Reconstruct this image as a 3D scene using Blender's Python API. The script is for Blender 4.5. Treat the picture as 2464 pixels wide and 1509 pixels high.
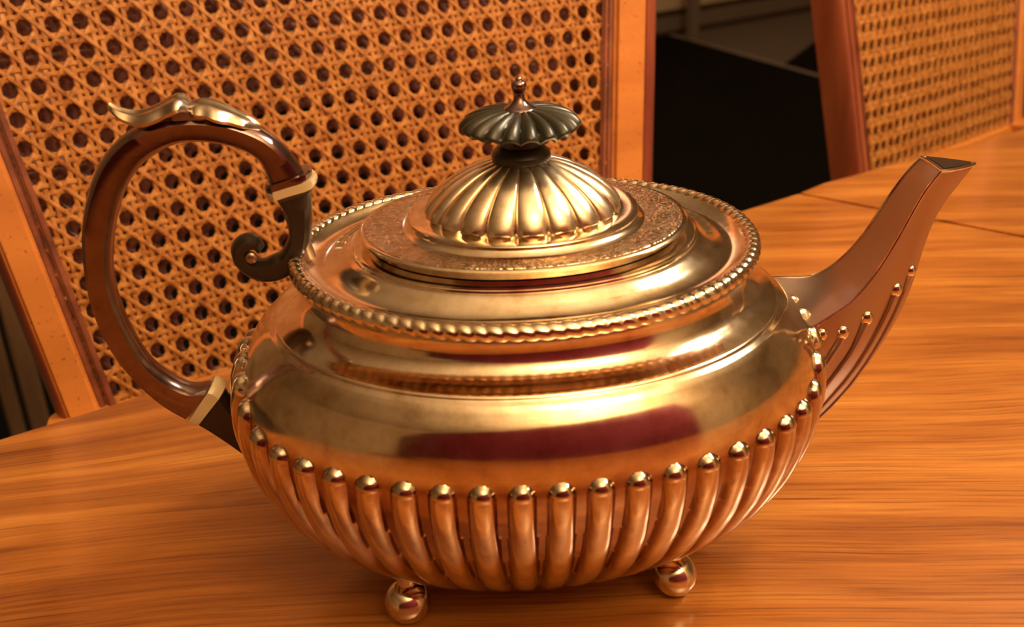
import bpy, bmesh, math, random
from mathutils import Vector, Matrix
random.seed(7)
sc = bpy.context.scene
for o in list(bpy.data.objects): bpy.data.objects.remove(o)
COL = sc.collection
TZ = 0.74                      # table top height above the floor
R = math.radians

# ---------------------------------------------------------------- camera
TH, ROLL = R(25.5), 0.04
R0, U0, F0 = Vector((1, 0, 0)), Vector((0, math.sin(TH), math.cos(TH))), Vector((0, math.cos(TH), -math.sin(TH)))
Rc = R0*math.cos(ROLL) - U0*math.sin(ROLL)
Uc = R0*math.sin(ROLL) + U0*math.cos(ROLL)
cd = bpy.data.cameras.new('camera'); cam = bpy.data.objects.new('camera', cd); COL.objects.link(cam)
m = Matrix((Rc, Uc, -F0)).transposed().to_4x4(); m.translation = Vector((0, 0, TZ + .236))
cam.matrix_world = m
cd.sensor_width = 36; cd.lens = 36*2600/2464; cd.clip_start = .02
cd.dof.use_dof = True; cd.dof.focus_distance = .36; cd.dof.aperture_fstop = 16
sc.camera = cam
# ---------------------------------------------------------------- world, exposure
w = bpy.data.worlds.new('world'); sc.world = w; w.use_nodes = True
w.node_tree.nodes['Background'].inputs[0].default_value = (.30, .17, .08, 1)
w.node_tree.nodes['Background'].inputs[1].default_value = .25
sc.view_settings.view_transform = 'Standard'; sc.view_settings.look = 'None'
sc.view_settings.exposure = -0.22; sc.view_settings.gamma = 1
BULB = 180.0                   # radiance of the chandelier's frosted bulbs
BULB_COL = (1, .80, .54)
CHAND = (.68, .54, TZ + .82)   # centre of the ring of bulbs
SCONCE = 60.0
FILL_UPLIGHT = 80.0  # added fill that brightens the ceiling and near wall

# ---------------------------------------------------------------- materials
def mat(name, base=(.5, .5, .5), rough=.5, metal=0, coat=0, coat_rough=.1, spec=.5):
    m = bpy.data.materials.new(name); m.use_nodes = True
    b = m.node_tree.nodes['Principled BSDF']
    b.inputs['Base Color'].default_value = (*base, 1); b.inputs['Roughness'].default_value = rough
    b.inputs['Metallic'].default_value = metal; b.inputs['Coat Weight'].default_value = coat
    b.inputs['Coat Roughness'].default_value = coat_rough; b.inputs['Specular IOR Level'].default_value = spec
    return m
def N(m, t, **kw):
    n = m.node_tree.nodes.new(t)
    for k, v in kw.items():
        if k in n.inputs.keys(): n.inputs[k].default_value = v
        else: setattr(n, k, v)
    return n
def L(m, a, b): m.node_tree.links.new(a, b)
def BS(m): return m.node_tree.nodes['Principled BSDF']
def ramp(m, fac, stops):
    r = N(m, 'ShaderNodeValToRGB'); e = r.color_ramp.elements
    while len(e) < len(stops): e.new(.5)
    for k, (p, c) in enumerate(stops): e[k].position = p; e[k].color = (*c, 1) if len(c) == 3 else c
    L(m, fac, r.inputs[0]); return r
def mapped(m, scale, rot=(0, 0, 0), coord='Object', loc=(0, 0, 0)):
    tc = N(m, 'ShaderNodeTexCoord'); mp = N(m, 'ShaderNodeMapping')
    mp.inputs['Scale'].default_value = scale; mp.inputs['Rotation'].default_value = rot; mp.inputs['Location'].default_value = loc
    L(m, tc.outputs[coord], mp.inputs[0]); return mp.outputs[0]
def bump(m, fac, strength, dist=.001):
    b = N(m, 'ShaderNodeBump'); b.inputs['Strength'].default_value = strength; b.inputs['Distance'].default_value = dist
    L(m, fac, b.inputs['Height']); L(m, b.outputs[0], BS(m).inputs['Normal']); return b

def wood(name, dark, mid, light, scale, rot=(0, 0, 0), rough=.3, coat=.6, coat_rough=.12, fleck=0):
    m = mat(name, mid, rough, coat=coat, coat_rough=coat_rough)
    v = mapped(m, scale, rot)
    n1 = N(m, 'ShaderNodeTexNoise', Scale=1.0, Detail=6.0, Roughness=.6); L(m, v, n1.inputs['Vector'])
    r = ramp(m, n1.outputs[0], [(.3, dark), (.5, mid), (.72, light)])
    out = r.outputs[0]
    if fleck:
        v2 = mapped(m, (fleck, fleck, fleck)); n2 = N(m, 'ShaderNodeTexNoise', Scale=1.0, Detail=1.0); L(m, v2, n2.inputs['Vector'])
        r2 = ramp(m, n2.outputs[0], [(.66, (1, 1, 1)), (.76, (.5, .34, .28))])
        mx = N(m, 'ShaderNodeMix', data_type='RGBA', blend_type='MULTIPLY'); mx.inputs[0].default_value = 1
        L(m, out, mx.inputs[6]); L(m, r2.outputs[0], mx.inputs[7]); out = mx.outputs[2]
    L(m, out, BS(m).inputs['Base Color'])
    return m

def table_wood():
    m = mat('tabletop_veneer', (.4, .13, .03), .30, coat=1.0, coat_rough=.13)
    tc = N(m, 'ShaderNodeTexCoord'); sx = N(m, 'ShaderNodeSeparateXYZ'); L(m, tc.outputs['Object'], sx.inputs[0])
    def math_(op, a, b=None):
        n = N(m, 'ShaderNodeMath', operation=op)
        for k, q in enumerate((a, b)):
            if q is None: continue
            if isinstance(q, (int, float)): n.inputs[k].default_value = q
            else: L(m, q, n.inputs[k])
        return n.outputs[0]
    x, y = math_('ADD', sx.outputs[0], .25), math_('ADD', sx.outputs[1], .15)
    # grain lines run across the picture and swing down towards the left end
    d = math_('MAXIMUM', math_('SUBTRACT', -.02, x), 0.0)
    g_ = math_('MAXIMUM', math_('SUBTRACT', y, .33), 0.0)
    yy = math_('ADD', y, math_('ADD', math_('MULTIPLY', math_('MULTIPLY', d, g_), 6.0), math_('MULTIPLY', math_('MULTIPLY', d, d), .6)))
    yy = math_('ADD', yy, math_('MULTIPLY', x, .03))
    lo = N(m, 'ShaderNodeTexNoise', Scale=5.0, Detail=2.0); L(m, tc.outputs['Object'], lo.inputs['Vector'])
    yy = math_('ADD', yy, math_('MULTIPLY', lo.outputs[0], .02))
    def streak(sx_, sy_, det, rgh, off):
        cb = N(m, 'ShaderNodeCombineXYZ'); L(m, math_('MULTIPLY', x, sx_), cb.inputs[0]); L(m, math_('MULTIPLY', yy, sy_), cb.inputs[1]); cb.inputs[2].default_value = off
        n = N(m, 'ShaderNodeTexNoise', Scale=1.0, Detail=det, Roughness=rgh); L(m, cb.outputs[0], n.inputs['Vector']); return n.outputs[0]
    broad = streak(3.5, 38, 4, .62, 0); fine = streak(14, 620, 4, .7, 3); thin = streak(6, 330, 2, .5, 9)
    base = ramp(m, broad, [(.30, (.225, .060, .011)), (.5, (.39, .128, .021)), (.70, (.57, .225, .042))])
    fr = ramp(m, fine, [(.32, (.50, .38, .30)), (.5, (1, 1, 1)), (.70, (1.25, 1.3, 1.4))])
    tr = ramp(m, thin, [(.27, (.38, .27, .2)), (.36, (1, 1, 1))])
    mx = N(m, 'ShaderNodeMix', data_type='RGBA', blend_type='MULTIPLY'); mx.inputs[0].default_value = .8
    L(m, base.outputs[0], mx.inputs[6]); L(m, fr.outputs[0], mx.inputs[7])
    mx2 = N(m, 'ShaderNodeMix', data_type='RGBA', blend_type='MULTIPLY'); mx2.inputs[0].default_value = .8
    L(m, mx.outputs[2], mx2.inputs[6]); L(m, tr.outputs[0], mx2.inputs[7])
    L(m, mx2.outputs[2], BS(m).inputs['Base Color'])
    b = bump(m, fine, .12, .0004); L(m, b.outputs[0], BS(m).inputs['Coat Normal'])
    return m

def silver(name, base=(.93, .81, .64), rough=.11, engrave=0, stains=True, scratch=.04):
    m = mat(name, base, rough, metal=1)
    v = mapped(m, (1, 1, 1))
    n1 = N(m, 'ShaderNodeTexNoise', Scale=110.0, Detail=7.0, Roughness=.7); L(m, v, n1.inputs['Vector'])
    if stains:
        r = ramp(m, n1.outputs[0], [(.25, tuple(c*k for c, k in zip(base, (.62, .52, .42)))), (.45, tuple(c*k for c, k in zip(base, (.88, .82, .74)))), (.62, base)])
        L(m, r.outputs[0], BS(m).inputs['Base Color'])
    rr = N(m, 'ShaderNodeMapRange'); rr.inputs['To Min'].default_value = rough*(.7 if stains else .95); rr.inputs['To Max'].default_value = rough*(1.7 if stains else 1.1)
    L(m, n1.outputs[0], rr.inputs[0]); L(m, rr.outputs[0], BS(m).inputs['Roughness'])
    v2 = mapped(m, (14, 160, 500)); n2 = N(m, 'ShaderNodeTexNoise', Scale=1.0, Detail=3.0); L(m, v2, n2.inputs['Vector'])
    if engrave:
        wv = N(m, 'ShaderNodeTexVoronoi', Scale=420.0, feature='DISTANCE_TO_EDGE'); 
        wn = N(m, 'ShaderNodeTexNoise', Scale=120.0, Detail=3.0); L(m, v, wn.inputs['Vector']); 
        ad = N(m, 'ShaderNodeVectorMath', operation='MULTIPLY_ADD'); ad.inputs[1].default_value = (.012,)*3
        L(m, wn.outputs[1], ad.inputs[0]); L(m, v, ad.inputs[2]); L(m, ad.outputs[0], wv.inputs['Vector'])
        bump(m, wv.outputs['Distance'], engrave, .002)
    else: bump(m, n2.outputs[0], scratch, .0006)
    return m

M = {}
M['table'] = table_wood()
M['silver'] = silver('tarnished_silver')
M['silver_body'] = m_ = silver('tarnished_shaded_silver_body')
_l = BS(m_).inputs['Base Color'].links[0].from_socket
_a = N(m_, 'ShaderNodeAttribute', attribute_name='flute_shade'); _x = N(m_, 'ShaderNodeMix', data_type='RGBA', blend_type='MULTIPLY')
L(m_, _a.outputs['Fac'], _x.inputs[0]); L(m_, _l, _x.inputs[6]); _x.inputs[7].default_value = (.42, .27, .22, 1); L(m_, _x.outputs[2], BS(m_).inputs['Base Color'])  # multiplies painted shade into the flutes and lower body
M['silver_lid'] = silver('engraved_silver', (.80, .62, .45), .22, engrave=.30)
M['silver_handle'] = silver('worn_shaded_silver', (.30, .215, .225), .16)  # worn silver, base darkened: a dark reflection painted into its colour
M['silver_leaf'] = silver('bright_worn_silver', (.66, .56, .46), .2)
M['silver_dark'] = silver('dark_worn_silver', (.50, .40, .34), .3, stains=True)
M['silver_spout'] = silver('brushed_silver', (.48, .36, .31), .30, stains=False, scratch=.03)
M['silver_dome'] = silver('satin_silver', (.90, .80, .64), .24)
M['frame_shaded'] = wood('shaded_stile_wood', (.18, .036, .018), (.27, .062, .026), (.36, .10, .04), (60, 60, 6), rough=.4, coat=.4, coat_rough=.25)  # shade on the stile facing away from the lamps put into its colour
M['ivory'] = mat('ivory', (.62, .50, .30), .3, coat=.5)
M['ebony'] = mat('black_wood', (.020, .018, .010), .34, coat=.25, coat_rough=.3)
M['socket'] = mat('blackened_metal', (.05, .036, .028), .3, metal=.6)
M['frame'] = wood('chair_frame_wood', (.42, .13, .022), (.52, .17, .03), (.6, .21, .04), (6, 6, 40), rough=.4, coat=.4, coat_rough=.25, fleck=560)
M['frame_dark'] = wood('chair_moulding_wood', (.10, .026, .012), (.2, .05, .022), (.3, .09, .04), (8, 8, 60), rough=.4, coat=.5, coat_rough=.2)
M['frame_red'] = wood('shaded_chair_side_wood', (.13, .022, .012), (.2, .038, .018), (.27, .06, .026), (30, 30, 5), rough=.4, coat=.4, coat_rough=.25)
def cane_mat(name, base, spec=.5):
    m = mat(name, base, .36, spec=spec, coat=.3, coat_rough=.25)
    v = mapped(m, (1, 1, 1)); n = N(m, 'ShaderNodeTexNoise', Scale=190.0, Detail=4.0, Roughness=.7); L(m, v, n.inputs['Vector'])
    r = ramp(m, n.outputs[0], [(.32, tuple(c*q for c, q in zip(base, (.5, .35, .25)))), (.5, base), (.68, tuple(min(1, c*q) for c, q in zip(base, (1.35, 1.6, 2.0))))])
    L(m, r.outputs[0], BS(m).inputs['Base Color']); return m
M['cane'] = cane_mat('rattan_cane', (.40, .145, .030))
M['cane_shaded'] = cane_mat('shaded_rattan_cane', (.17, .048, .030), .1)  # rear cane with its shadow put into the colour
M['carpet'] = mat('taupe_carpet', (.20, .155, .13), .95)
M['rug'] = mat('black_rug', (.006, .005, .003), .95, spec=.1)
M['rug_edge'] = mat('rug_binding', (.34, .27, .23), .8)
M['wall'] = mat('cream_wall', (.62, .47, .30), .8)
M['walldark'] = mat('brown_wall', (.30, .19, .11), .8)
M['ceil'] = mat('cream_ceiling', (.80, .66, .46), .9)
M['trim'] = mat('taupe_trim', (.19, .14, .11), .6)
M['trimdark'] = mat('dark_trim', (.05, .025, .018), .6)
M['white'] = mat('white_paint', (.7, .65, .55), .4)
M['red'] = mat('red_stand_in_cloth', (.20, .012, .03), .8)
M['fabric'] = mat('seat_fabric', (.25, .15, .09), .9)
M['brass'] = mat('brass', (.8, .55, .25), .25, metal=1)
M['post'] = wood('brown_post', (.10, .05, .025), (.16, .085, .04), (.22, .12, .06), (40, 40, 4), rough=.4)
def emis(name, col, s):
    m = mat(name, (.8, .8, .8), .5); BS(m).inputs['Emission Color'].default_value = (*col, 1); BS(m).inputs['Emission Strength'].default_value = s; return m
M['bulb'] = emis('frosted_bulb', BULB_COL, BULB)
M['sconce'] = emis('lit_glass_shade', (.9, .95, 1), SCONCE)

# ---------------------------------------------------------------- helpers
def obj(name, verts, faces, mt, parent=None, smooth=True, loc=None):
    me = bpy.data.meshes.new(name); me.from_pydata([tuple(v) for v in verts], [], faces); me.validate()
    me.materials.append(M[mt] if isinstance(mt, str) else mt)
    if smooth: me.polygons.foreach_set('use_smooth', [True]*len(me.polygons))
    if smooth: me.set_sharp_from_angle(angle=R(38))
    me.update()
    o = bpy.data.objects.new(name, me); COL.objects.link(o)
    if parent: o.parent = parent
    if loc: o.location = loc
    return o
def thing(name, loc, label, cat, rotz=0, group=None):
    o = bpy.data.objects.new(name, None); COL.objects.link(o); o.empty_display_size = .05
    o.location = loc; o.rotation_euler = (0, 0, rotz); o['label'] = label; o['category'] = cat
    if group: o['group'] = group
    return o
def tag(o, label=None, cat=None, group=None, kind=None):
    if label: o['label'] = label
    if cat: o['category'] = cat
    if group: o['group'] = group
    if kind: o['kind'] = kind
    return o
def fix_normals(o):
    bm = bmesh.new(); bm.from_mesh(o.data); bmesh.ops.recalc_face_normals(bm, faces=bm.faces); bm.to_mesh(o.data); bm.free(); return o
def box(x0, x1, y0, y1, z0, z1, bev=0):
    bm = bmesh.new(); bmesh.ops.create_cube(bm, size=1)
    for v in bm.verts: v.co = Vector(((x0+x1)/2+(x1-x0)*v.co.x, (y0+y1)/2+(y1-y0)*v.co.y, (z0+z1)/2+(z1-z0)*v.co.z))
    if bev: bmesh.ops.bevel(bm, geom=bm.edges, offset=bev, segments=3, affect='EDGES', profile=.5)
    bm.verts.index_update(); r = ([v.co.copy() for v in bm.verts], [[v.index for v in f.verts] for f in bm.faces]); bm.free(); return r
def join(*parts):
    V, F = [], []
    for v, f in parts:
        n = len(V); V += list(v); F += [[i+n for i in q] for q in f]
    return V, F
def lathe(rows, seg=96, cap0=True, cap1=True, dr=None):
    """rows (a,b,z): oval rings; dr(k,phi)->radial addition"""
    V, F = [], []
    for k, (a, b, z) in enumerate(rows):
        for s in range(seg):
            p = 2*math.pi*s/seg; e = dr(k, p) if dr else 0
            V.append(Vector(((a+e)*math.cos(p), (b+e)*math.sin(p), z)))
    for k in range(len(rows)-1):
        for s in range(seg):
            t = (s+1) % seg; F.append([k*seg+s, k*seg+t, (k+1)*seg+t, (k+1)*seg+s])
    if cap0: F.append(list(range(seg))[::-1])
    if cap1: F.append([(len(rows)-1)*seg+s for s in range(seg)])
    return V, F
def sweep(sections, closed=False, cap=True):
    n = len(sections[0]); V = [v for s in sections for v in s]; F = []
    for k in range(len(sections)-1):
        for i in range(n):
            j = (i+1) % n; F.append([k*n+i, k*n+j, (k+1)*n+j, (k+1)*n+i])
    if cap: F.append(list(range(n))[::-1]); F.append([(len(sections)-1)*n+i for i in range(n)])
    return V, F
def tube(pts, r, n=10):
    secs = []
    for k, p in enumerate(pts):
        a = pts[max(0, k-1)]; b = pts[min(len(pts)-1, k+1)]; t = (b-a).normalized()
        u = t.cross(Vector((0, 0, 1))); u = u.normalized() if u.length > 1e-4 else Vector((1, 0, 0)); w_ = u.cross(t)
        rr = r[k] if isinstance(r, (list, tuple)) else r
        secs.append([p + u*math.cos(2*math.pi*i/n)*rr + w_*math.sin(2*math.pi*i/n)*rr for i in range(n)])
    return sweep(secs)
def sphere(c, r, seg=24, rings=14, sq=(1, 1, 1)):
    bm = bmesh.new(); bmesh.ops.create_uvsphere(bm, u_segments=seg, v_segments=rings, radius=r)
    V = [Vector((v.co.x*sq[0], v.co.y*sq[1], v.co.z*sq[2]))+Vector(c) for v in bm.verts]; F = [[v.index for v in f.verts] for f in bm.faces]; bm.free(); return V, F
def hermite(xs, ys, x):
    n = len(xs)
    if x <= xs[0]: return ys[0]
    if x >= xs[-1]: return ys[-1]
    i = max(k for k in range(n-1) if xs[k] <= x)
    def g(k):
        a, b = max(0, k-1), min(n-1, k+1); return (ys[b]-ys[a])/(xs[b]-xs[a])
    h = xs[i+1]-xs[i]; t = (x-xs[i])/h
    return (2*t**3-3*t*t+1)*ys[i]+(t**3-2*t*t+t)*h*g(i)+(-2*t**3+3*t*t)*ys[i+1]+(t**3-t*t)*h*g(i+1)
def smooth_path(pts, per=6):
    out = []; n = len(pts); xs = list(range(n))
    for k in range((n-1)*per+1):
        t = k/per; out.append(tuple(hermite(xs, [p[d] for p in pts], t) for d in range(len(pts[0]))))
    return out
def sgnpow(x, e): return math.copysign(abs(x)**e, x)

# ---------------------------------------------------------------- the room
AX = R(32.5)                               # the room and the table edge share this heading
ex, ey = Vector((math.cos(AX), math.sin(AX), 0)), Vector((-math.sin(AX), math.cos(AX), 0))
def rm(a, b, z=0): return ex*a + ey*b + Vector((0, 0, z))
def room_box(name, a0, a1, b0, b1, z0, z1, mt, parent=None, bev=0):
    v, f = box(a0, a1, b0, b1, z0, z1, bev)
    return obj(name, [rm(p.x, p.y, p.z) for p in v], f, mt, parent, smooth=False)
B_BACK = 3.70                              # far wall
A0, A1, B0, B1 = -3.2, 4.9, -1.7, B_BACK
tag(room_box('floor', A0, A1, B0, B1, -.1, 0, 'carpet'), kind='structure')
tag(room_box('ceiling', A0, A1, B0, B1, 2.45, 2.55, 'ceil'), kind='structure')
tag(room_box('wall_back', A0, A1, B_BACK, B_BACK+.1, 0, 2.45, 'wall'), kind='structure')
tag(room_box('wall_front', A0, A1, B0-.1, B0, 0, 2.45, 'wall'), kind='structure')
tag(room_box('wall_left', A0-.1, A0, B0, B1, 0, 2.45, 'wall'), kind='structure')
tag(room_box('wall_right', A1, A1+.1, B0, B1, 0, 2.45, 'wall'), kind='structure')
bb = room_box('baseboard_back', A0, A1, B_BACK-.02, B_BACK, 0, .105, 'trim'); tag(bb, kind='structure')
room_box('moulding', A0, A1, B_BACK-.028, B_BACK-.019, .088, .112, 'trimdark', bb)
room_box('shoe_moulding', A0, A1, B_BACK-.035, B_BACK-.019, 0, .022, 'trimdark', bb)

# ---------------------------------------------------------------- black rug
p0, p1 = Vector((.724, 4.824, 0)), Vector((1.15, 3.952, 0)); rd = (p1-p0).normalized(); rn = Vector((rd.y, -rd.x, 0))*-1
if rn.y > 0: rn = -rn
q0 = p0 + rd*.03; q1 = p1 + rd*2.0
def flat(corners, z0, z1):
    V = [Vector((c.x, c.y, z0)) for c in corners]+[Vector((c.x, c.y, z1)) for c in corners]; n = len(corners)
    F = [list(range(n))[::-1], list(range(n, 2*n))]+[[i, (i+1) % n, n+(i+1) % n, n+i] for i in range(n)]
    return V, F
rug = thing('rug', tuple((q0+q1)/2), 'black rug with a thin pale binding on the carpet between the two cane chairs', 'rug')
def rel(vs, o): l = Vector(o.location); return [v-l for v in vs]
W_ = 3.2
V, F = flat([q0, q1, q1+rn*W_, q0+rn*W_], .0005, .012); fix_normals(obj('rug_pile', rel(V, rug), F, 'rug', rug, False))
V, F = flat([q0-rn*.022, q1-rn*.022, q1, q0], .0, .014); fix_normals(obj('binding', rel(V, rug), F, 'rug_edge', rug, False))

def onfloor(px, py):
    x, y = (px-1232)/2600, (py-754.5)/2600; c_, s_ = math.cos(ROLL), math.sin(ROLL); x, y = c_*x-s_*y, s_*x+c_*y
    d = Vector((x, math.cos(TH)-y*math.sin(TH), -(math.sin(TH)+y*math.cos(TH)))); t_ = -(TZ+.236)/d.z; return Vector((d.x*t_, d.y*t_, 0))
c0, c1, c3 = onfloor(1888, 160), onfloor(1965, 102), onfloor(1965, 181)
matt = thing('floor_mat', tuple(c0), 'dark floor mat corner on the carpet, beyond the rug and beside the farther chair', 'mat')
V, F = flat([c0, c0+(c1-c0)*1.3, c0+(c1-c0)*1.3+(c3-c0)*2.2, c0+(c3-c0)*2.2], .0, .010); fix_normals(obj('mat_pile', rel(V, matt), F, 'rug', matt, False))
# ---------------------------------------------------------------- table
e0 = Vector((-.2187, .3943, 0)); e1 = Vector((.2079, .6755, 0)); e2 = Vector((.3863, .7785, 0))
ed = (e1-e0).normalized(); en = Vector((-ed.y, ed.x, 0))
eL = e0-ed*.55; eR = e2+(e2-e1).normalized()*.75
s0, s1 = Vector((.1868, .6573, 0)), Vector((.2930, .5690, 0)); sd = (s1-s0).normalized()
# seam meets the far edge at s0 and runs to the near edge
nearL, nearR = eL-en*.66, eR-en*.81
tq = ((nearL-s0).cross(nearR-nearL)).z/(sd.cross(nearR-nearL)).z; sN = s0+sd*tq
table = thing('dining_table', (.25, .15, 0), 'polished orange-brown wooden dining table under the silver teapot', 'table')
def plank(name, cs):
    V, F = flat(cs, TZ-.024, TZ)
    bm = bmesh.new(); vs = [bm.verts.new(v) for v in V]
    for f in F: bm.faces.new([vs[i] for i in f])
    bmesh.ops.recalc_face_normals(bm, faces=bm.faces)
    bmesh.ops.bevel(bm, geom=bm.edges, offset=.0012, segments=2, affect='EDGES')
    bm.verts.index_update(); V = [v.co.copy() for v in bm.verts]; F = [[v.index for v in f.verts] for f in bm.faces]; bm.free()
    return obj(name, rel(V, table), F, 'table', table, smooth=False)
off = Vector((sd.y, -sd.x, 0))*.0006
if off.x > 0: off = -off
plank('table_leaf', [eL, s0+off, sN+off, nearL])
plank('table_leaf', [s0-off, e1, e2, eR, nearR, sN-off])
for c in (eL+ed*.12-en*.15, nearL+ed*.12+en*.15, eR-ed*.15-en*.15, nearR-ed*.15+en*.15):
    V, F = box(c.x-.03, c.x+.03, c.y-.03, c.y+.03, 0, TZ-.024, .006); obj('leg', rel(V, table), F, 'frame_red', table, False)

# ---------------------------------------------------------------- cane chairs
PU, PV, LEAN = .0127, .0138, .2598
CL, SL, TL = math.cos(LEAN), math.sin(LEAN), 0.0
JT, JB = -9.0, 14.0                        # rows of the cane at the top and bottom rails
def iL(j): return -1.35+.125*j
def iR(j): return 26.1-.2*j
def cp(i, j, d=0.0):                       # a point of the back: column i, row j, d towards the viewer
    x = PU*(i-12.4); h = PV*(14-j); x, h = x*math.cos(TL)-h*math.sin(TL), h*math.cos(TL)+x*math.sin(TL)
    return Vector((x, h*SL, h*CL)) + Vector((0, -CL, SL))*d
def clip_line(pt, dr):                     # lattice line against the trapezoid
    t0, t1 = -99., 99.
    for nx, ny, c in ((1, -.125, -1.35), (-1, -.2, -26.1), (0, 1, JT), (0, -1, -JB)):
        den = nx*dr[0]+ny*dr[1]; num = c-(nx*pt[0]+ny*pt[1])
        if abs(den) < 1e-9:
            if num > 0: return None
            continue
        t = num/den
        if den > 0: t0 = max(t0, t)
        else: t1 = min(t1, t)
    return (t0, t1) if t1-t0 > .5 else None
GP = .135
def strand0(pt, dr, w_, hf, step, th=.00055, base=0.0):
    c = clip_line(pt, dr)
    if not c: return None
    t0, t1 = c[0]-.25, c[1]+.25; n = max(2, int((t1-t0)/step)); L_ = math.hypot(*dr); px, py = -dr[1]/L_, dr[0]/L_
    secs = []
    for k in range(n+1):
        t = t0+(t1-t0)*k/n; i, j = pt[0]+dr[0]*t, pt[1]+dr[1]*t; d = base+hf(i, j)
        secs.append([cp(i+px*s*w_/PU, j+py*s*w_/PV, d+q) for s, q in ((-.5, -th*.3), (-.28, th*.75), (.28, th*.75), (.5, -th*.3), (0, -th))])
    return sweep(secs)
AM = .00062
def frac(x): return (x+.5) % 1-.5
def sgw(x): return math.sin(max(-1, min(1, frac(x)/GP/2))*math.pi)     # +1 at +g, -1 at -g
def all_strands(step, base=0.0, wm=1.0, oi=0.0, oj=0.0, am=1.0):
    out = []; A, D = .0026*wm, .0022*wm; AM = .00062*am; sh_ = lambda p: (p[0]+oi, p[1]+oj)
    strand = lambda pt, dr, w_, hf, step, base=0.0: strand0(sh_(pt), dr, w_, (lambda i, j: hf(i-oi, j-oj)), step, th=.00055*(.6+.4*am), base=base)
    for k in range(-3, 28):
        for s in (-1, 1): out.append(strand((k+s*GP, 0), (0, 1), A, (lambda i, j, s=s: -AM*s*sgw(j)), step, base=base))
    for k in range(int(JT), int(JB)+1):
        for s in (-1, 1): out.append(strand((0, k+s*GP), (1, 0), A, (lambda i, j, s=s: AM*s*sgw(i)), step, base=base))
    for k in range(-22, 44):
        # one diagonal lies in front of the pairs, the other behind; both slide over each other
        out.append(strand((k+.5, 0), (1, 1), D, lambda i, j:   .00055+.0003*math.cos(2*math.pi*j), step, base=base))
        out.append(strand((k+.5, 0), (1, -1), D, lambda i, j: .0001+.0009*math.cos(2*math.pi*(j)), step, base=base))
    return [o for o in out if o]
def bar(P, Q, hw0, hw1, d0, d1, bev=.003, ax=Vector((1, 0, 0))):
    """prism from P to Q (in the back plane); hw across, d0..d1 depth"""
    dirv = (Q-P).normalized(); nrm = Vector((0, -CL, SL)); ac = dirv.cross(nrm).normalized()
    bm = bmesh.new(); vs = []
    for T_ in (P, Q):
        for a, d in ((hw0, d0), (hw1, d0), (hw1, d1), (hw0, d1)): vs.append(bm.verts.new(T_+ac*a+nrm*d))
    for f in ((3, 2, 1, 0), (4, 5, 6, 7), (0, 1, 5, 4), (1, 2, 6, 5), (2, 3, 7, 6), (3, 0, 4, 7)): bm.faces.new([vs[i] for i in f])
    bmesh.ops.recalc_face_normals(bm, faces=bm.faces)
    if bev: bmesh.ops.bevel(bm, geom=bm.edges, offset=bev, segments=3, affect='EDGES')
    bm.verts.index_update(); r = ([v.co.copy() for v in bm.verts], [[v.index for v in f.verts] for f in bm.faces]); bm.free(); return r
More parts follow.
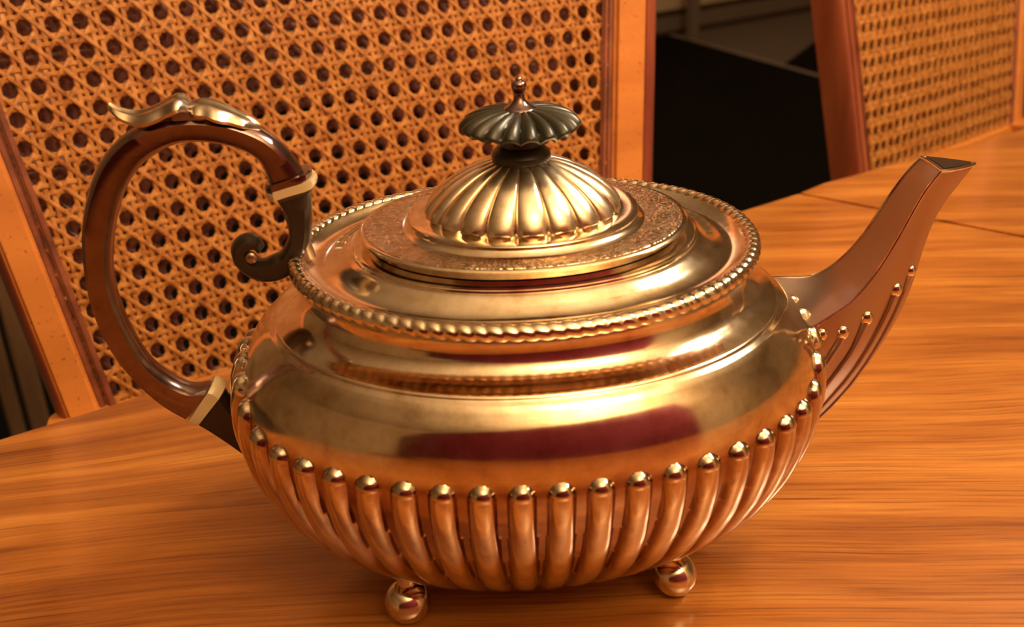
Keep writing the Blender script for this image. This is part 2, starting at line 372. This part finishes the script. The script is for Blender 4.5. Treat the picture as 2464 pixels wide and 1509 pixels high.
def make_chair(loc, az, label, tilt=0, detail=True, lean=LEAN, dz=-.0337, face=(.0235, .030), deep=.030, red=False):  # red: left stile and side rails take the wood with painted shade
    global CL, SL, TL
    CL, SL, TL = math.cos(lean), math.sin(lean), tilt
    t = thing('cane_chair', loc, label, 'chair', az, 'cane-backed dining chairs')
    zb = TZ+dz                          # height of the point (12.4, row 14)
    up = Vector((0, 0, zb))
    def P(name, vf, mt, parent=t, sm=False): return obj(name, [v+up for v in vf[0]], vf[1], mt, parent, sm)
    panel = None
    if detail:
        ss = all_strands(.25)
        panel = P('cane_panel', ss[0], 'cane', sm=True)
        panel['label'] = 'woven rattan cane with octagonal holes'
        for s in ss[1:]: P('cane_strand', s, 'cane', panel, True)
    else:
        panel = tag(P('cane_panel', join(*all_strands(.25, 0, 1.12, am=.35)), 'cane', sm=True), 'woven rattan cane with octagonal holes', kind='stuff')
    rear = tag(P('rear_cane_panel', join(*all_strands(.5, -.020 if detail else -.010, 1.75, .45, .3)), 'cane_shaded' if detail else 'cane', sm=True), 'rear layer of woven cane', kind='stuff')
    JD = 33
    for side in (0, 1):
        s = -1 if side == 0 else 1
        f = iL if side == 0 else iR
        lo, hi = cp(f(JB+1.5), JB+1.5), cp(f(JT-2), JT-2)
        # bead beside the cane, flat face, rounded outer edge
        a = (lambda x: x) if side == 0 else (lambda x: -x)
        def B(x0, x1, d0, d1, bev, P0=lo, P1=hi):
            u0, u1 = sorted((a(x0), a(x1))); return bar(P0, P1, u0, u1, d0, d1, bev)
        sg = 1
        # 'across' axis of bar(): dir x nrm ; find its sign once
        ac = (hi-lo).normalized().cross(Vector((0, -CL, SL))); flip = 1 if ac.x*s > 0 else -1
        def BB(x0, x1, d0, d1, bev, p0=lo, p1=hi):
            u0, u1 = sorted((x0*flip, x1*flip)); return bar(p0, p1, u0, u1, d0, d1, bev)
        P('moulding', join(BB(-.001, .0028, -.002, .0030, .0012), BB(.0032, .0075, -.002, .0016, .0010)), 'frame_dark')
        foot = cp(f(JB+1.5)+(-s)*.0, JB+1.5)
        fw = face[side]; tone = 'frame_shaded' if red and side == 0 else 'frame'  # left stile takes the wood with painted shade
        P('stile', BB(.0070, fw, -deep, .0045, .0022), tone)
        # rounded outer flank, its shade painted in as darker wood
        ch_ = .013 if side else .004
        dirv = (hi-lo).normalized(); nrm = Vector((0, -CL, SL)); secs_ = []
        for T_ in (lo, hi):
            row = [T_+ac*flip*(fw-.0005)+nrm*(-deep+.001)]
            for q_ in range(7):
                an_ = math.pi/2*q_/6; row.append(T_+ac*flip*(fw-.0005+ch_*math.sin(an_))+nrm*(.0036-.014*(1-math.cos(an_))))
            row.append(T_+ac*flip*(fw-.0005+ch_)+nrm*(-deep+.001)); secs_.append(row)
        fix_normals(P('side_rail', sweep(secs_), 'frame_shaded' if red else 'frame_red', sm=True))
        # leg below the back, vertical then raked to the floor
        base = lo+Vector((s*.018, 0, 0)); 
        V, F = tube([base+Vector((0, .0, .02)), Vector((base.x, base.y-.01, .45-zb)), Vector((base.x, base.y+.05, .0-zb))], [.017, .018, .013], 12)
        P('leg', (V, F), 'frame')
        V, F = tube([Vector((base.x*1.06, base.y-.44, .42-zb)), Vector((base.x*1.06, base.y-.44, .0-zb))], [.018, .013], 12)
        P('leg', (V, F), 'frame')
    P('bottom_rail', bar(cp(iL(JB)-1.2, JB+1.3), cp(iR(JB)+1.2, JB+1.3), -.018, .018, -.028, .004, .003), 'frame')
    P('top_rail', bar(cp(iL(JT)-2.5, JT-1.6), cp(iR(JT)+2.5, JT-1.6), -.022, .022, -.029, .005, .004), 'frame')
    hw = PU*(iR(JB)-iL(JB))/2+.02; cx_ = PU*((iR(JB)+iL(JB))/2-12.4)
    V, F = box(cx_-hw*1.1, cx_+hw*1.1, -.50, -.03, .40, .45, .012); obj('seat_frame', V, F, 'frame', t, False)
    V, F = box(cx_-hw*1.06, cx_+hw*1.06, -.49, -.06, .45, .49, .018); obj('seat', V, F, 'fabric', t, True)
    return t
make_chair((-.0686, .5491, 0), .4779, 'nearer cane-backed wooden dining chair, directly behind the teapot')
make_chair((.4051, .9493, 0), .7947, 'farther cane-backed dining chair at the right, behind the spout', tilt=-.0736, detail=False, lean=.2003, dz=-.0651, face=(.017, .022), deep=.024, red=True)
bpy.data.objects['cane_chair.001']['group'] = 'cane-backed dining chairs'

# ---------------------------------------------------------------- teapot
PX, PY, YAW = .0045, .3039, .0884
pot = thing('teapot', (PX, PY, TZ), 'silver oval half-fluted teapot with black knob, standing on the wooden table', 'teapot', YAW)
EXP = 2/2.07
def oval(a, b, p): return sgnpow(math.cos(p), EXP)*a, sgnpow(math.sin(p), EXP)*b
# --- body: lower bulge with lobes, shoulder step, concave neck
ZN = [.0110, .0145, .022, .034, .050, .064, .074, .083, .0905, .0950, .0966]
AN = [.0460, .0545, .0665, .0780, .0868, .0905, .0908, .0885, .0842, .0800, .0780]
BN = [.0300, .0365, .0465, .0575, .0675, .0722, .0732, .0725, .0702, .0672, .0658]
NFL = 50; SEG = NFL*24
# arc-length phases so that the lobes are equally wide
NS = 3600; acc = [0]
for s in range(NS):
    p, q = 2*math.pi*s/NS, 2*math.pi*(s+1)/NS; a1, a2 = oval(.0905, .072, p), oval(.0905, .072, q); acc.append(acc[-1]+math.hypot(a2[0]-a1[0], a2[1]-a1[1]))
PH = []
j = 0
for s in range(SEG):
    tgt = acc[-1]*s/SEG
    while acc[j+1] < tgt: j += 1
    PH.append(2*math.pi*(j+(tgt-acc[j])/max(1e-9, acc[j+1]-acc[j]))/NS)
rows = []
nz = 190
for k in range(nz+1):
    z = ZN[0]+(ZN[-1]-ZN[0])*(k/nz)
    rows.append((hermite(ZN, AN, z), hermite(ZN, BN, z), z, 0))
low = [(.0, .0, .0108), (.030, .018, .0108), (.0445, .0285, .0102), (.0468, .0308, .0100), (.0476, .0315, .0104), (.0472, .0312, .0108), (.0460, .0302, .0110)]
rows = [(a, b, z, 0) for a, b, z in low]+rows
sh = [(.0770, .0648, .0970), (.0765, .0645, .0974), (.0766, .0647, .0979), (.0762, .0644, .0983), (.0757, .0642, .0984), (.0745, .0630, .0987),
      (.0728, .0613, .0991), (.0708, .0594, .0998), (.0690, .0576, .1008), (.0675, .0562, .1022), (.0664, .0552, .1038), (.0658, .0547, .1056), (.0657, .0547, .1074), (.0660, .0550, .1092), (.0665, .0556, .1110), (.0670, .0562, .1124)]
rows += [(a, b, z, .0017*max(0, (z-.104)/.009)) for a, b, z in sh]
inn = [(.0672, .0565, .1146), (.0664, .0556, .1146), (.0656, .0548, .1140), (.0640, .0532, .1133), (.0620, .0512, .1130), (.0598, .0490, .1132), (.0576, .0470, .1140), (.0556, .0452, .1152), (.0540, .0438, .1164),
       (.0526, .0426, .1170), (.0521, .0421, .1170), (.0519, .0419, .1176), (.0514, .0414, .1177), (.0511, .0412, .1183), (.0504, .0405, .1184), (.0490, .0392, .1184), (.030, .024, .1186), (0, 0, .1186)]
for q, (a, b, z) in enumerate(inn): rows.append((a, b, z, .0017*max(0, 1-q/7)))
V = []; FLUTE_SHADE = []
def lobe(z, p, s):
    """outward height of the fluting at ring angle p, sample s"""
    ct = abs(math.cos(p))
    top = .0770+.011*max(0, (ct-.86)/.14)**1.5
    f = (s/24.0) % 1 - .5                        # across one lobe
    # lobe width grows to fill the pitch lower down
    wd = .35+.11*max(0, min(1, (.066-z)/.03))
    x = abs(f)/wd
    if x >= 1: return 0.0 if z > top-.004 else -.00035*min(1, (top-.004-z)/.01)
    hgt = .0024*max(.25, min(1, (z-.010)/.030))
    capr = .0038
    if z <= top-capr: return hgt*max(0, 1-x**2.4)**.75
    yy = (z-(top-capr))/capr
    q = 1-x*x-yy*yy
    return hgt*1.12*q**.6 if q > 0 else 0.0
nr = len(rows)
for k, (a, b, z, lift) in enumerate(rows):
    for s in range(SEG):
        p = PH[s]; x, y = oval(a, b, p)
        if ZN[0]+.0005 < z < .092 and 6 < k < nz+8:
            h = lobe(z, p, s)
            if h:
                nx, ny = math.cos(p)*b, math.sin(p)*a; l = math.hypot(nx, ny)
                slope = (rows[k+1][0]-rows[k-1][0])/(rows[k+1][2]-rows[k-1][2]); nz_ = -slope; l2 = math.hypot(1, nz_)
                x += h*nx/l/l2; y += h*ny/l/l2; zz = z+h*nz_/l2
            else: zz = z
        else: zz = z+lift*math.cos(p)**2
        shd_ = 0.0
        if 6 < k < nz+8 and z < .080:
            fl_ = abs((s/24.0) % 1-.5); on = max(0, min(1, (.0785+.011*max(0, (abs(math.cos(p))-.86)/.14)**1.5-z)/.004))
            shd_ = on*(.42+.58*max(0, min(1, (fl_-.20)/.16)))  # painted shade, deepest in the gaps between lobes
            shd_ = max(shd_, .55*max(0, min(1, (.030-z)/.018)))
        FLUTE_SHADE.append(shd_)
        V.append((x, y, zz))
F = [[k*SEG+s, k*SEG+(s+1) % SEG, (k+1)*SEG+(s+1) % SEG, (k+1)*SEG+s] for k in range(1, nr-2) for s in range(SEG)]
F.append([SEG+s for s in range(SEG)][::-1]); F.append([(nr-2)*SEG+s for s in range(SEG)])
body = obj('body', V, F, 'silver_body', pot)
at_ = body.data.attributes.new('flute_shade', 'FLOAT', 'POINT'); at_.data.foreach_set('value', FLUTE_SHADE)
# --- gadrooned rim border
NB = 104; per = 10; S2 = NB*per; V = []; ring = 14
acc2 = [0]
for s in range(NS):
    p, q = 2*math.pi*s/NS, 2*math.pi*(s+1)/NS; a1, a2 = oval(.069, .059, p), oval(.069, .059, q); acc2.append(acc2[-1]+math.hypot(a2[0]-a1[0], a2[1]-a1[1]))
PB = []; j = 0
for s in range(S2):
    tgt = acc2[-1]*s/S2
    while acc2[j+1] < tgt: j += 1
    PB.append(2*math.pi*(j+(tgt-acc2[j])/max(1e-9, acc2[j+1]-acc2[j]))/NS)
for r_ in range(ring):
    an = 2*math.pi*r_/ring
    for s in range(S2):
        p = PB[s]; g = abs(math.sin(math.pi*(s/per+.34*math.sin(an))))
        rr = .0025*(.78+.22*g**.5)
        ox = math.cos(an)*rr; oz = math.sin(an)*rr
        x, y = oval(.0682, .0581, p); nx, ny = math.cos(p)*.0581, math.sin(p)*.0682; l = math.hypot(nx, ny)
        V.append((x+nx/l*ox, y+ny/l*ox, .1132+.0017*math.cos(p)**2+oz))
F = [[r_*S2+s, r_*S2+(s+1) % S2, ((r_+1) % ring)*S2+(s+1) % S2, ((r_+1) % ring)*S2+s] for r_ in range(ring) for s in range(S2)]
fix_normals(obj('gadrooned_rim', V, F, 'silver', pot))
# --- lid
def olathe(rows, seg, dr=None, cap0=True, cap1=True):
    V = []
    for k, (a, b, z) in enumerate(rows):
        for s in range(seg):
            p = 2*math.pi*s/seg; e = dr(k, p) if dr else 0; x, y = oval(a+e, b+e, p); V.append((x, y, z))
    F = [[k*seg+s, k*seg+(s+1) % seg, (k+1)*seg+(s+1) % seg, (k+1)*seg+s] for k in range(len(rows)-1) for s in range(seg)]
    if cap0: F.append(list(range(seg))[::-1])
    if cap1: F.append([(len(rows)-1)*seg+s for s in range(seg)])
    return V, F
V, F = olathe([(.0462, .0366, .1187), (.0464, .0368, .1205), (.0484, .0388, .1210), (.0490, .0394, .1213), (.0491, .0395, .1219), (.0487, .0391, .1223), (.0480, .0385, .1224), (.0465, .0374, .1224), (.0440, .0364, .1224)], 220)
lid = obj('lid', V, F, 'silver', pot); tag(lid, 'hinged oval lid with engraved border')
V, F = olathe([(.0476, .0383, .12225), (.0472, .0381, .1226), (.0440, .0376, .1227), (.0390, .0366, .1228), (.0370, .0350, .12275)], 220)
obj('engraved_plate', V, F, 'silver_lid', lid)
V, F = olathe([(.0392, .0368, .1227), (.0374, .0346, .12265), (.0354, .0321, .1228), (.0342, .0306, .1234), (.0338, .0299, .1242), (.0340, .0300, .1249), (.0343, .0302, .1252), (.0341, .0300, .1255), (.0331, .0289, .12565),
               (.0318, .0272, .1257), (.0300, .0256, .1257), (.0286, .0246, .1259), (.0276, .0238, .1263)], 220)
obj('lid_flange', V, F, 'silver', lid)
DN = [(.0284, .0243, .1258), (.0287, .0246, .1266), (.0285, .0244, .1276), (.0277, .0237, .1291), (.0262, .0225, .1310), (.0242, .0209, .1329), (.0216, .0188, .1349), (.0185, .0163, .1368), (.0150, .0134, .1386), (.0115, .0106, .1400), (.0085, .0082, .1409)]
DN = smooth_path(DN, 3)
def dl(k, p):
    t = k/(len(DN)-1); g = math.sqrt(max(0, 1-(2*((p*20/(2*math.pi)+.5) % 1)-1)**2))
    return .0026*(g-.75)*min(1, .1+t*9)*(1-t*.55)
V, F = olathe(DN, 20*20, dl); obj('lid_dome', V, F, 'silver_dome', lid)
# --- knob
kn = [(.0080, .1405), (.0086, .1412), (.0087, .1422), (.0084, .1434), (.0073, .1443), (.0070, .1449), (.0062, .1454), (.0057, .1470), (.0060, .1484), (.0078, .1500)]
V, F = lathe([(r, r, z) for r, z in kn], 64); knob = obj('knob', V, F, 'ebony', lid); tag(knob, 'black fluted mushroom knob')
kc = smooth_path([(.0060, .1492), (.0110, .1496), (.0150, .1496), (.0163, .1500), (.0167, .1507), (.0160, .1517), (.0142, .1531), (.0118, .1543), (.0090, .1552), (.0060, .1557), (.0030, .1559)], 3)
def kd(k, p):
    r = kc[k][0]; return .0018*(abs(math.cos(p*9+r*60))**.7-.5)*min(1, max(0, (r-.004)/.010))
V, F = lathe([(r, r, z) for r, z in kc], 240, dr=kd)
V = [Vector((v.x, v.y, v.z+(.0017*(abs(math.cos(math.atan2(v.y, v.x)*9+math.hypot(v.x, v.y)*60))**.7-.5)*min(1, math.hypot(v.x, v.y)/.016) if v.z > .149 else 0))) for v in V]
obj('knob', V, F, 'ebony', lid)
fn = [(.0046, .1554), (.0048, .1558), (.0045, .1562), (.0034, .1568), (.0023, .1577), (.0016, .1588), (.0012, .1600), (.0013, .1606), (.0019, .1612), (.0022, .1622), (.0021, .1632), (.0014, .1638), (.0009, .1641), (.0010, .1645), (.0006, .1650), (.0001, .1652)]
V, F = lathe([(r, r, z) for r, z in smooth_path(fn, 2)], 32); tag(obj('finial', V, F, 'silver_handle', lid), 'small dark silver finial')

# --- pixel -> pot plane: turn digitised outline points of handle and spout into local (u, z)
camloc = Vector((0, 0, .236))
def pix(px, py, v):
    x, y = (px-1232)/2600, (py-754.5)/2600
    c_, s_ = math.cos(ROLL), math.sin(ROLL); x, y = c_*x-s_*y, s_*x+c_*y
    d = Vector((x, math.cos(TH)-y*math.sin(TH), -(math.sin(TH)+y*math.cos(TH))))
    nv = Vector((-math.sin(YAW), math.cos(YAW), 0)); uv = Vector((math.cos(YAW), math.sin(YAW), 0)); C_ = Vector((PX, PY, 0))
    P_ = camloc+d*(((C_+nv*v-camloc).dot(nv))/d.dot(nv)); q = P_-C_
    return q.dot(uv), q.z
# --- handle
HP = [((724, 432), (650, 452)), ((692, 385), (630, 405)), ((650, 345), (600, 377)), ((600, 318), (560, 360)), ((540, 300), (515, 350)), ((470, 293), (470, 346)), ((400, 298), (420, 351)), ((335, 318), (372, 373)),
      ((280, 355), (327, 410)), ((235, 415), (292, 465)), ((208, 490), (270, 535)), ((196, 570), (260, 612)), ((200, 650), (263, 682)), ((215, 730), (282, 752)), ((245, 810), (312, 818)), ((288, 880), (352, 880)), ((340, 938), (402, 922)), ((395, 983), (455, 946)), ((446, 1012), (500, 940))]
HW = .0046
def handle_secs(pairs, hw, per=5, crown=.0007):
    A = smooth_path([pix(*o, -hw)+pix(*i, -hw) for o, i in pairs], per); secs = []
    for (ou, oz, iu, iz) in A:
        O, I = Vector((ou, 0, oz)), Vector((iu, 0, iz)); d = (O-I).normalized(); Lq = (O-I).length
        def pt(t, v, e=0): q = I+(O-I)*t+d*e; return Vector((q.x, v, q.z))
        secs.append([pt(.06, -hw*.72), pt(.16, -hw*.96), pt(.5, -hw*.93), pt(.86, -hw), pt(1.0, -hw*.86), pt(1, -hw*.4, crown), pt(1, 0, crown*1.6), pt(1, hw*.4, crown), pt(1.0, hw*.86), pt(.86, hw), pt(.5, hw*.93), pt(.16, hw*.96), pt(.06, hw*.72), pt(0, hw*.3, -.0004), pt(0, -hw*.3, -.0004)])
    return secs
handle = fix_normals(obj('handle', *sweep(handle_secs(HP, HW)), 'silver_handle', pot)); tag(handle, 'curved silver loop handle')
def band(pairs, hw, mt, name, lab):
    return tag(fix_normals(obj(name, *sweep(handle_secs(pairs, hw, 2, .0009)), mt, pot)), lab)
band([((728, 424), (640, 452)), ((735, 425), (636, 462)), ((738, 450), (642, 482))], .0058, 'silver_handle', 'collar', 'silver collar at the upper end of the handle')
band([((746, 436), (640, 470)), ((750, 444), (638, 478)), ((748, 458), (644, 490))], .0060, 'ivory', 'insulator_ring', 'upper ivory insulator ring')
band([((452, 1018), (508, 934)), ((460, 1026), (520, 936)), ((474, 1028), (536, 950))], .0056, 'ivory', 'insulator_ring', 'lower ivory insulator ring')
# upper socket with scroll
SO = [((738, 470), (668, 492)), ((740, 520), (690, 530)), ((738, 570), (696, 575)), ((728, 620), (688, 600)), ((705, 656), (674, 622)), ((672, 676), (656, 630)), ((632, 680), (634, 640)), ((596, 668), (612, 640)), ((570, 645), (598, 630)), ((560, 615), (592, 618)), ((570, 592), (598, 610)), ((592, 582), (606, 606)), ((616, 590), (612, 606)), ((626, 608), (618, 612))]
tag(fix_normals(obj('handle_socket', *sweep(handle_secs(SO, .0042)), 'socket', pot)), 'dark scrolled upper handle socket')
tag(obj('scroll_boss', *sphere((pix(604, 622, -.004)[0], -.0036, pix(604, 622, -.004)[1]), .0019, 16, 10, (1, .6, 1)), 'silver_dark', pot))
SL_ = [((478, 1026), (536, 955)), ((510, 1045), (556, 985)), ((555, 1075), (585, 1010)), ((605, 1110), (625, 1030)), ((660, 1140), (670, 1050))]
tag(fix_normals(obj('handle_socket', *sweep(handle_secs(SL_, .0040)), 'socket', pot)), 'dark lower handle socket')
# link from the upper socket to the rim end
V, F = tube([Vector((-.0655, 0, .1150)), Vector((-.0660, 0, .1200)), Vector((-.0668, 0, .1265)), Vector((-.0672, 0, .1310))], [.0034, .0027, .0028, .0034], 16)
obj('socket_bracket', V, F, 'silver_dark', pot)
# thumb piece: pedestal and two curling leaves
def leaf(path, widths, droop, lobes, name, lab, parent):
    A = smooth_path([pix(x, y, 0)+(w_, d_) for (x, y), w_, d_ in zip(path, widths, droop)], 5); secs = []
    nA = len(A)
    for k, (u, z, w_, dr_) in enumerate(A):
        t = k/(nA-1); row = []; sc_ = 1+.10*math.sin(t*math.pi*lobes*2)
        for q in range(13):
            s = -1+2*q/12; row.append(Vector((u, s*w_*sc_, z-dr_*s*s+.00028*math.cos(s*3*math.pi))))
        for q in range(13):
            s = 1-2*q/12; row.append(Vector((u, s*w_*sc_*.98, z-dr_*s*s+.00028*math.cos(s*3*math.pi)-.0009)))
        secs.append(row)
    o = fix_normals(obj(name, *sweep(secs), 'silver_leaf', parent)); return tag(o, lab)
thumb = leaf([(262, 250), (295, 262), (335, 266), (380, 250), (412, 232), (436, 226), (464, 250)], [.0012, .0036, .0052, .0062, .0066, .0060, .0035], [.0004, .0016, .0022, .0026, .0028, .0024, .0012], 3, 'thumb_leaf', 'left acanthus leaf of the thumb piece', handle)
leaf([(452, 252), (478, 240), (505, 238), (540, 250), (575, 268), (602, 284), (626, 300)], [.0030, .0058, .0066, .0062, .0050, .0032, .0010], [.0010, .0026, .0032, .0030, .0022, .0012, .0004], 3, 'thumb_leaf', 'right ribbed acanthus leaf of the thumb piece', handle)
u0, z0 = pix(455, 272, 0)
V, F = box(u0-.0045, u0+.0045, -.0036, .0036, z0-.0045, z0+.0030, .0010); obj('thumb_pedestal', V, F, 'silver_dark', handle)
# --- spout
FR = [(1905, 808), (1940, 797), (2028, 742), (2066, 708), (2100, 668), (2134, 618), (2166, 565), (2198, 508), (2230, 455), (2265, 412)]
BK = [(1852, 668), (1885, 668), (1950, 665), (2000, 640), (2040, 606), (2080, 560), (2112, 512), (2146, 462), (2180, 416), (2215, 379)]
KE = [(1900, 1070), (1965, 1010), (2030, 945), (2085, 880), (2130, 815), (2170, 745), (2200, 670), (2225, 590), (2262, 505), (2345, 395)]
DW = [.0165, .0150, .0132, .0118, .0106, .0096, .0088, .0082, .0078, .0074]
SP = smooth_path([pix(*f, -d)+pix(*b, d)+pix(*k, 0)+(d,) for f, b, k, d in zip(FR, BK, KE, DW)], 8)
secs = []; tops = []
for n_, (fu, fz, bu, bz, ku, kz, d) in enumerate(SP):
    Fp, Bp, Kp = Vector((fu, -d, fz)), Vector((bu, d, bz)), Vector((ku, 0, kz)); mid = (Fp+Bp)/2; row = []
    out = (Kp-mid); tt = n_/(len(SP)-1); bulge = .30*(1-tt)+.10
    for q in range(7):                      # flat top, slightly hollow
        s = q/6; row.append(Bp.lerp(Fp, s)+out*(.035*math.sin(math.pi*s)))
    for q in range(1, 10):                  # near side, bellied
        s = q/10; row.append(Fp.lerp(Kp, s)+Vector((0, -1, 0))*(d*bulge*math.sin(math.pi*s))+out*0.0)
    row.append(Kp)
    for q in range(1, 10):
        s = 1-q/10; row.append(Bp.lerp(Kp, s)+Vector((0, 1, 0))*(d*bulge*math.sin(math.pi*s)))
    secs.append(row)
# mouth: turn inward at the tip and run back down inside
last = secs[-1]; cen = sum(last, Vector())/len(last); back = (sum(secs[-9], Vector())/len(last)-cen)
inner = [cen+(p-cen)*.84 for p in last]
deep = [p+back*1.1 for p in inner]
deeper = [p+back*1.6 for p in [cen+(p-cen)*.5 for p in last]]
spout = fix_normals(obj('spout', *sweep(secs+[[cen+(p-cen)*.93+(-back).normalized()*.0006 for p in last], inner, [p+back*.02 for p in inner]]), 'silver_spout', pot)); tag(spout, 'angular silver spout with a three-cornered mouth')
obj('mouth_shade', *sweep([[p-back.normalized()*.0004 for p in [cen+(q-cen)*.83 for q in last]], deep, deeper][1:] if False else [[cen+(q-cen)*.86-back.normalized()*.0007 for q in last], [cen+(q-cen)*.80-back.normalized()*.0003 for q in last], [cen+(q-cen)*.4+back*.1 for q in last]]), 'socket', spout)  # dark plug: the shade inside the mouth is put into its colour
# crisp edge wires along the top corners and round the mouth
V, F = tube([s[6] for s in secs], .00045, 6); obj('edge_wire', V, F, 'silver', spout)
V, F = tube([s[0] for s in secs], .00045, 6); obj('edge_wire', V, F, 'silver', spout)
V, F = tube(last+[last[0]], .0006, 6); obj('mouth_rim', V, F, 'silver', spout)
# beads and reeds on the spout side
beads = [((1976, 812), .0019), ((2030, 796), .0021), ((2086, 762), .0021), ((2150, 700), .0021), ((2190, 650), .0017)]
def near_side(px, py, sg=-1):
    best = None
    for k, s in enumerate(secs):
        for q in range(7, 16):
            P_ = s[q]; 
            W2 = Vector((PX, PY, 0))+Matrix.Rotation(YAW, 3, 'Z')@P_; r = W2-camloc
            dd = r.dot(F0); X_, Y_ = r.dot(Rc)/dd*2600+1232, -r.dot(Uc)/dd*2600+754.5
            e = (X_-px)**2+(Y_-py)**2
            if best is None or e < best[0]: best = (e, k, q)
    return best[1:]
for (bx, r_) in beads:
    k, q = near_side(*bx)
    for sg in (0, 1):
        P_ = secs[k][q].copy(); 
        if sg: P_.y = -P_.y
        obj('bead', *sphere(P_, r_, 16, 10, (1, .7, 1.15)), 'silver', spout)
        pts = []; q2 = float(q)
        for st in range(9):
            k2 = max(0, k-int(st*k/8)); qq = min(16, q+st*.55*(1 if st else 0)); i0 = int(qq); 
            C1 = secs[k2][i0].lerp(secs[k2][min(16, i0+1)], qq-i0).copy()
            if sg: C1.y = -C1.y
            pts.append(C1)
        obj('reed', *tube(pts, [r_*.62*(1-.6*i_/8) for i_ in range(9)], 8), 'silver_spout', spout)
# bead row where the spout meets the body
for (x, y) in ((1905, 818), (1960, 846), (1971, 880), (1966, 920), (1948, 952)):
    v_ = -.016 if y > 830 else -.017
    u_, z_ = pix(x, y, v_); obj('bead', *sphere((u_, v_, z_), .0021, 16, 10), 'silver', spout)
    obj('bead', *sphere((u_, -v_, z_), .0021, 16, 10), 'silver', spout)
# --- ball feet
for su, sv in ((-1, -1), (1, -1), (1, 1), (-1, 1)):
    u_, v_ = (.0425 if su > 0 else .0440)*su, .0290*sv
    V, F = sphere((u_, v_, .0072), .0072, 32, 20)
    ft = obj('ball_foot', V, F, 'silver', pot)
    V, F = tube([Vector((u_, v_, .0125)), Vector((u_*.985, v_*.93, .0160)), Vector((u_*.99, v_*.93, .0205))], [.0026, .0042, .0060], 16); obj('foot_bracket', V, F, 'silver', pot)

# ---------------------------------------------------------------- things glimpsed beyond the table
post = thing('side_table', (-.60, 1.18, .012), 'brown wooden post-legged side table, only one leg showing at the left edge', 'table', AX)
for k, (a, b) in enumerate(((0, 0), (-.4, 0), (-.4, .35), (0, .35))):
    V, F = box(a-.0115, a+.0115, b-.0115, b+.0115, 0, .70, .003); obj('leg', V, F, 'post', post, False)
V, F = box(-.44, .04, -.04, .39, .70, .73, .006); obj('table_top', V, F, 'post', post, False)
cp_ = Vector((.822, 4.696, 0))
cons = thing('console_table', tuple(cp_), 'dim console table against the far wall, slim leg behind the black rug', 'table', AX)
for a, b in ((0, 0), (-.9, 0), (-.9, .28), (0, .28)):
    V, F = box(a-.022, a+.022, b-.022, b+.022, 0, .72, .004); obj('leg', V, F, 'trim', cons, False)
V, F = box(-.95, .05, -.05, .32, .72, .76, .006); obj('table_top', V, F, 'trim', cons, False)

# ---------------------------------------------------------------- what the silver reflects: lamps, a door, plus an added uplighter and red stand-in
ch = thing('chandelier', CHAND, 'brass dining-room chandelier with frosted bulbs hanging over the table', 'lamp')
top = 2.45-CHAND[2]
obj('stem', *tube([Vector((0, 0, -.04)), Vector((0, 0, top))], .008, 12), 'brass', ch)
obj('hub', *sphere((0, 0, -.05), .035, 24, 14), 'brass', ch)
obj('canopy', *lathe([(.06, .06, top), (.055, .055, top-.02), (.02, .02, top-.04)], 32), 'brass', ch)
for k in range(4):
    a = 2*math.pi*k/4+.5; c = Vector((math.cos(a)*.15, math.sin(a)*.15, 0))
    obj('arm', *tube([Vector((0, 0, -.05)), c*.5+Vector((0, 0, -.09)), c+Vector((0, 0, -.07)), c+Vector((0, 0, -.03))], .005, 8), 'brass', ch)
    obj('bulb', *sphere(c, .044, 24, 14), 'bulb', ch)
wl = thing('wall_sconce', tuple(rm(1.18, 3.60, 1.86)), 'small white-glass wall sconce on the far wall', 'lamp')
obj('glass_shade', *sphere((0, 0, 0), .045, 24, 14), 'sconce', wl)
V, F = tube([Vector((0, 0, 0)), ey*.10], [.02, .035], 16); obj('bracket', V, F, 'brass', wl)
dr_ = room_box('door_1', -2.4, -1.5, B0, B0+.04, 0, 2.05, 'white'); tag(dr_, kind='structure')
tl = thing('added_uplighter', tuple(rm(.15, -1.15, 0)), 'added brass uplighter, unseen behind the viewer, brightening ceiling and near wall', 'lamp')
obj('base', *lathe([(.13, .13, 0), (.13, .13, .015), (.02, .02, .03)], 32), 'brass', tl)
obj('added_uplighter_pole', *lathe([(.012, .012, .02), (.012, .012, 1.66)], 16), 'brass', tl)
obj('added_uplighter_bowl', *lathe([(.02, .02, 1.64), (.09, .09, 1.67), (.14, .14, 1.73), (.145, .145, 1.75), (.135, .135, 1.735), (.08, .08, 1.685), (.0, .0, 1.68)], 48), 'brass', tl)
ld = bpy.data.lights.new('fill_uplight', 'AREA'); ld.shape = 'DISK'; ld.size = .2; ld.energy = FILL_UPLIGHT; ld.color = (1, .80, .52)  # added light, no such lamp known; lifts what the silver mirrors
lo_ = bpy.data.objects.new('fill_uplight', ld); COL.objects.link(lo_); lo_.parent = tl; lo_.location = (0, 0, 1.74); lo_.rotation_euler = (math.pi, 0, 0)
# added maroon stand-in for the viewer in red, mirrored by the silver
arm = thing('reflection_stand_in', tuple(rm(-.70, -.42, 0)), 'unseen dark red stand-in for the clothing of the viewer, added for its reflection', 'stand-in', AX)
for nm, b, mt in (('seat', (-1.15, 1.15, -.02, .38, .20, .44), 'red'), ('stand_in_backrest', (-1.15, 1.15, -.12, -.01, .30, 1.30), 'red'), ('stand_in_armrest', (-1.27, -1.14, -.10, .30, .20, .62), 'red'), ('stand_in_armrest', (1.14, 1.27, -.10, .30, .20, .62), 'red')):
    V, F = box(*b, .03); obj(nm, V, F, mt, arm, True)
for a in (-1.15, 1.15):
    for b in (-.06, .28):
        V, F = lathe([(.014, .014, 0), (.024, .024, .21)], 16); obj('leg', [v+Vector((a, b, 0)) for v in V], F, 'frame_red', arm)
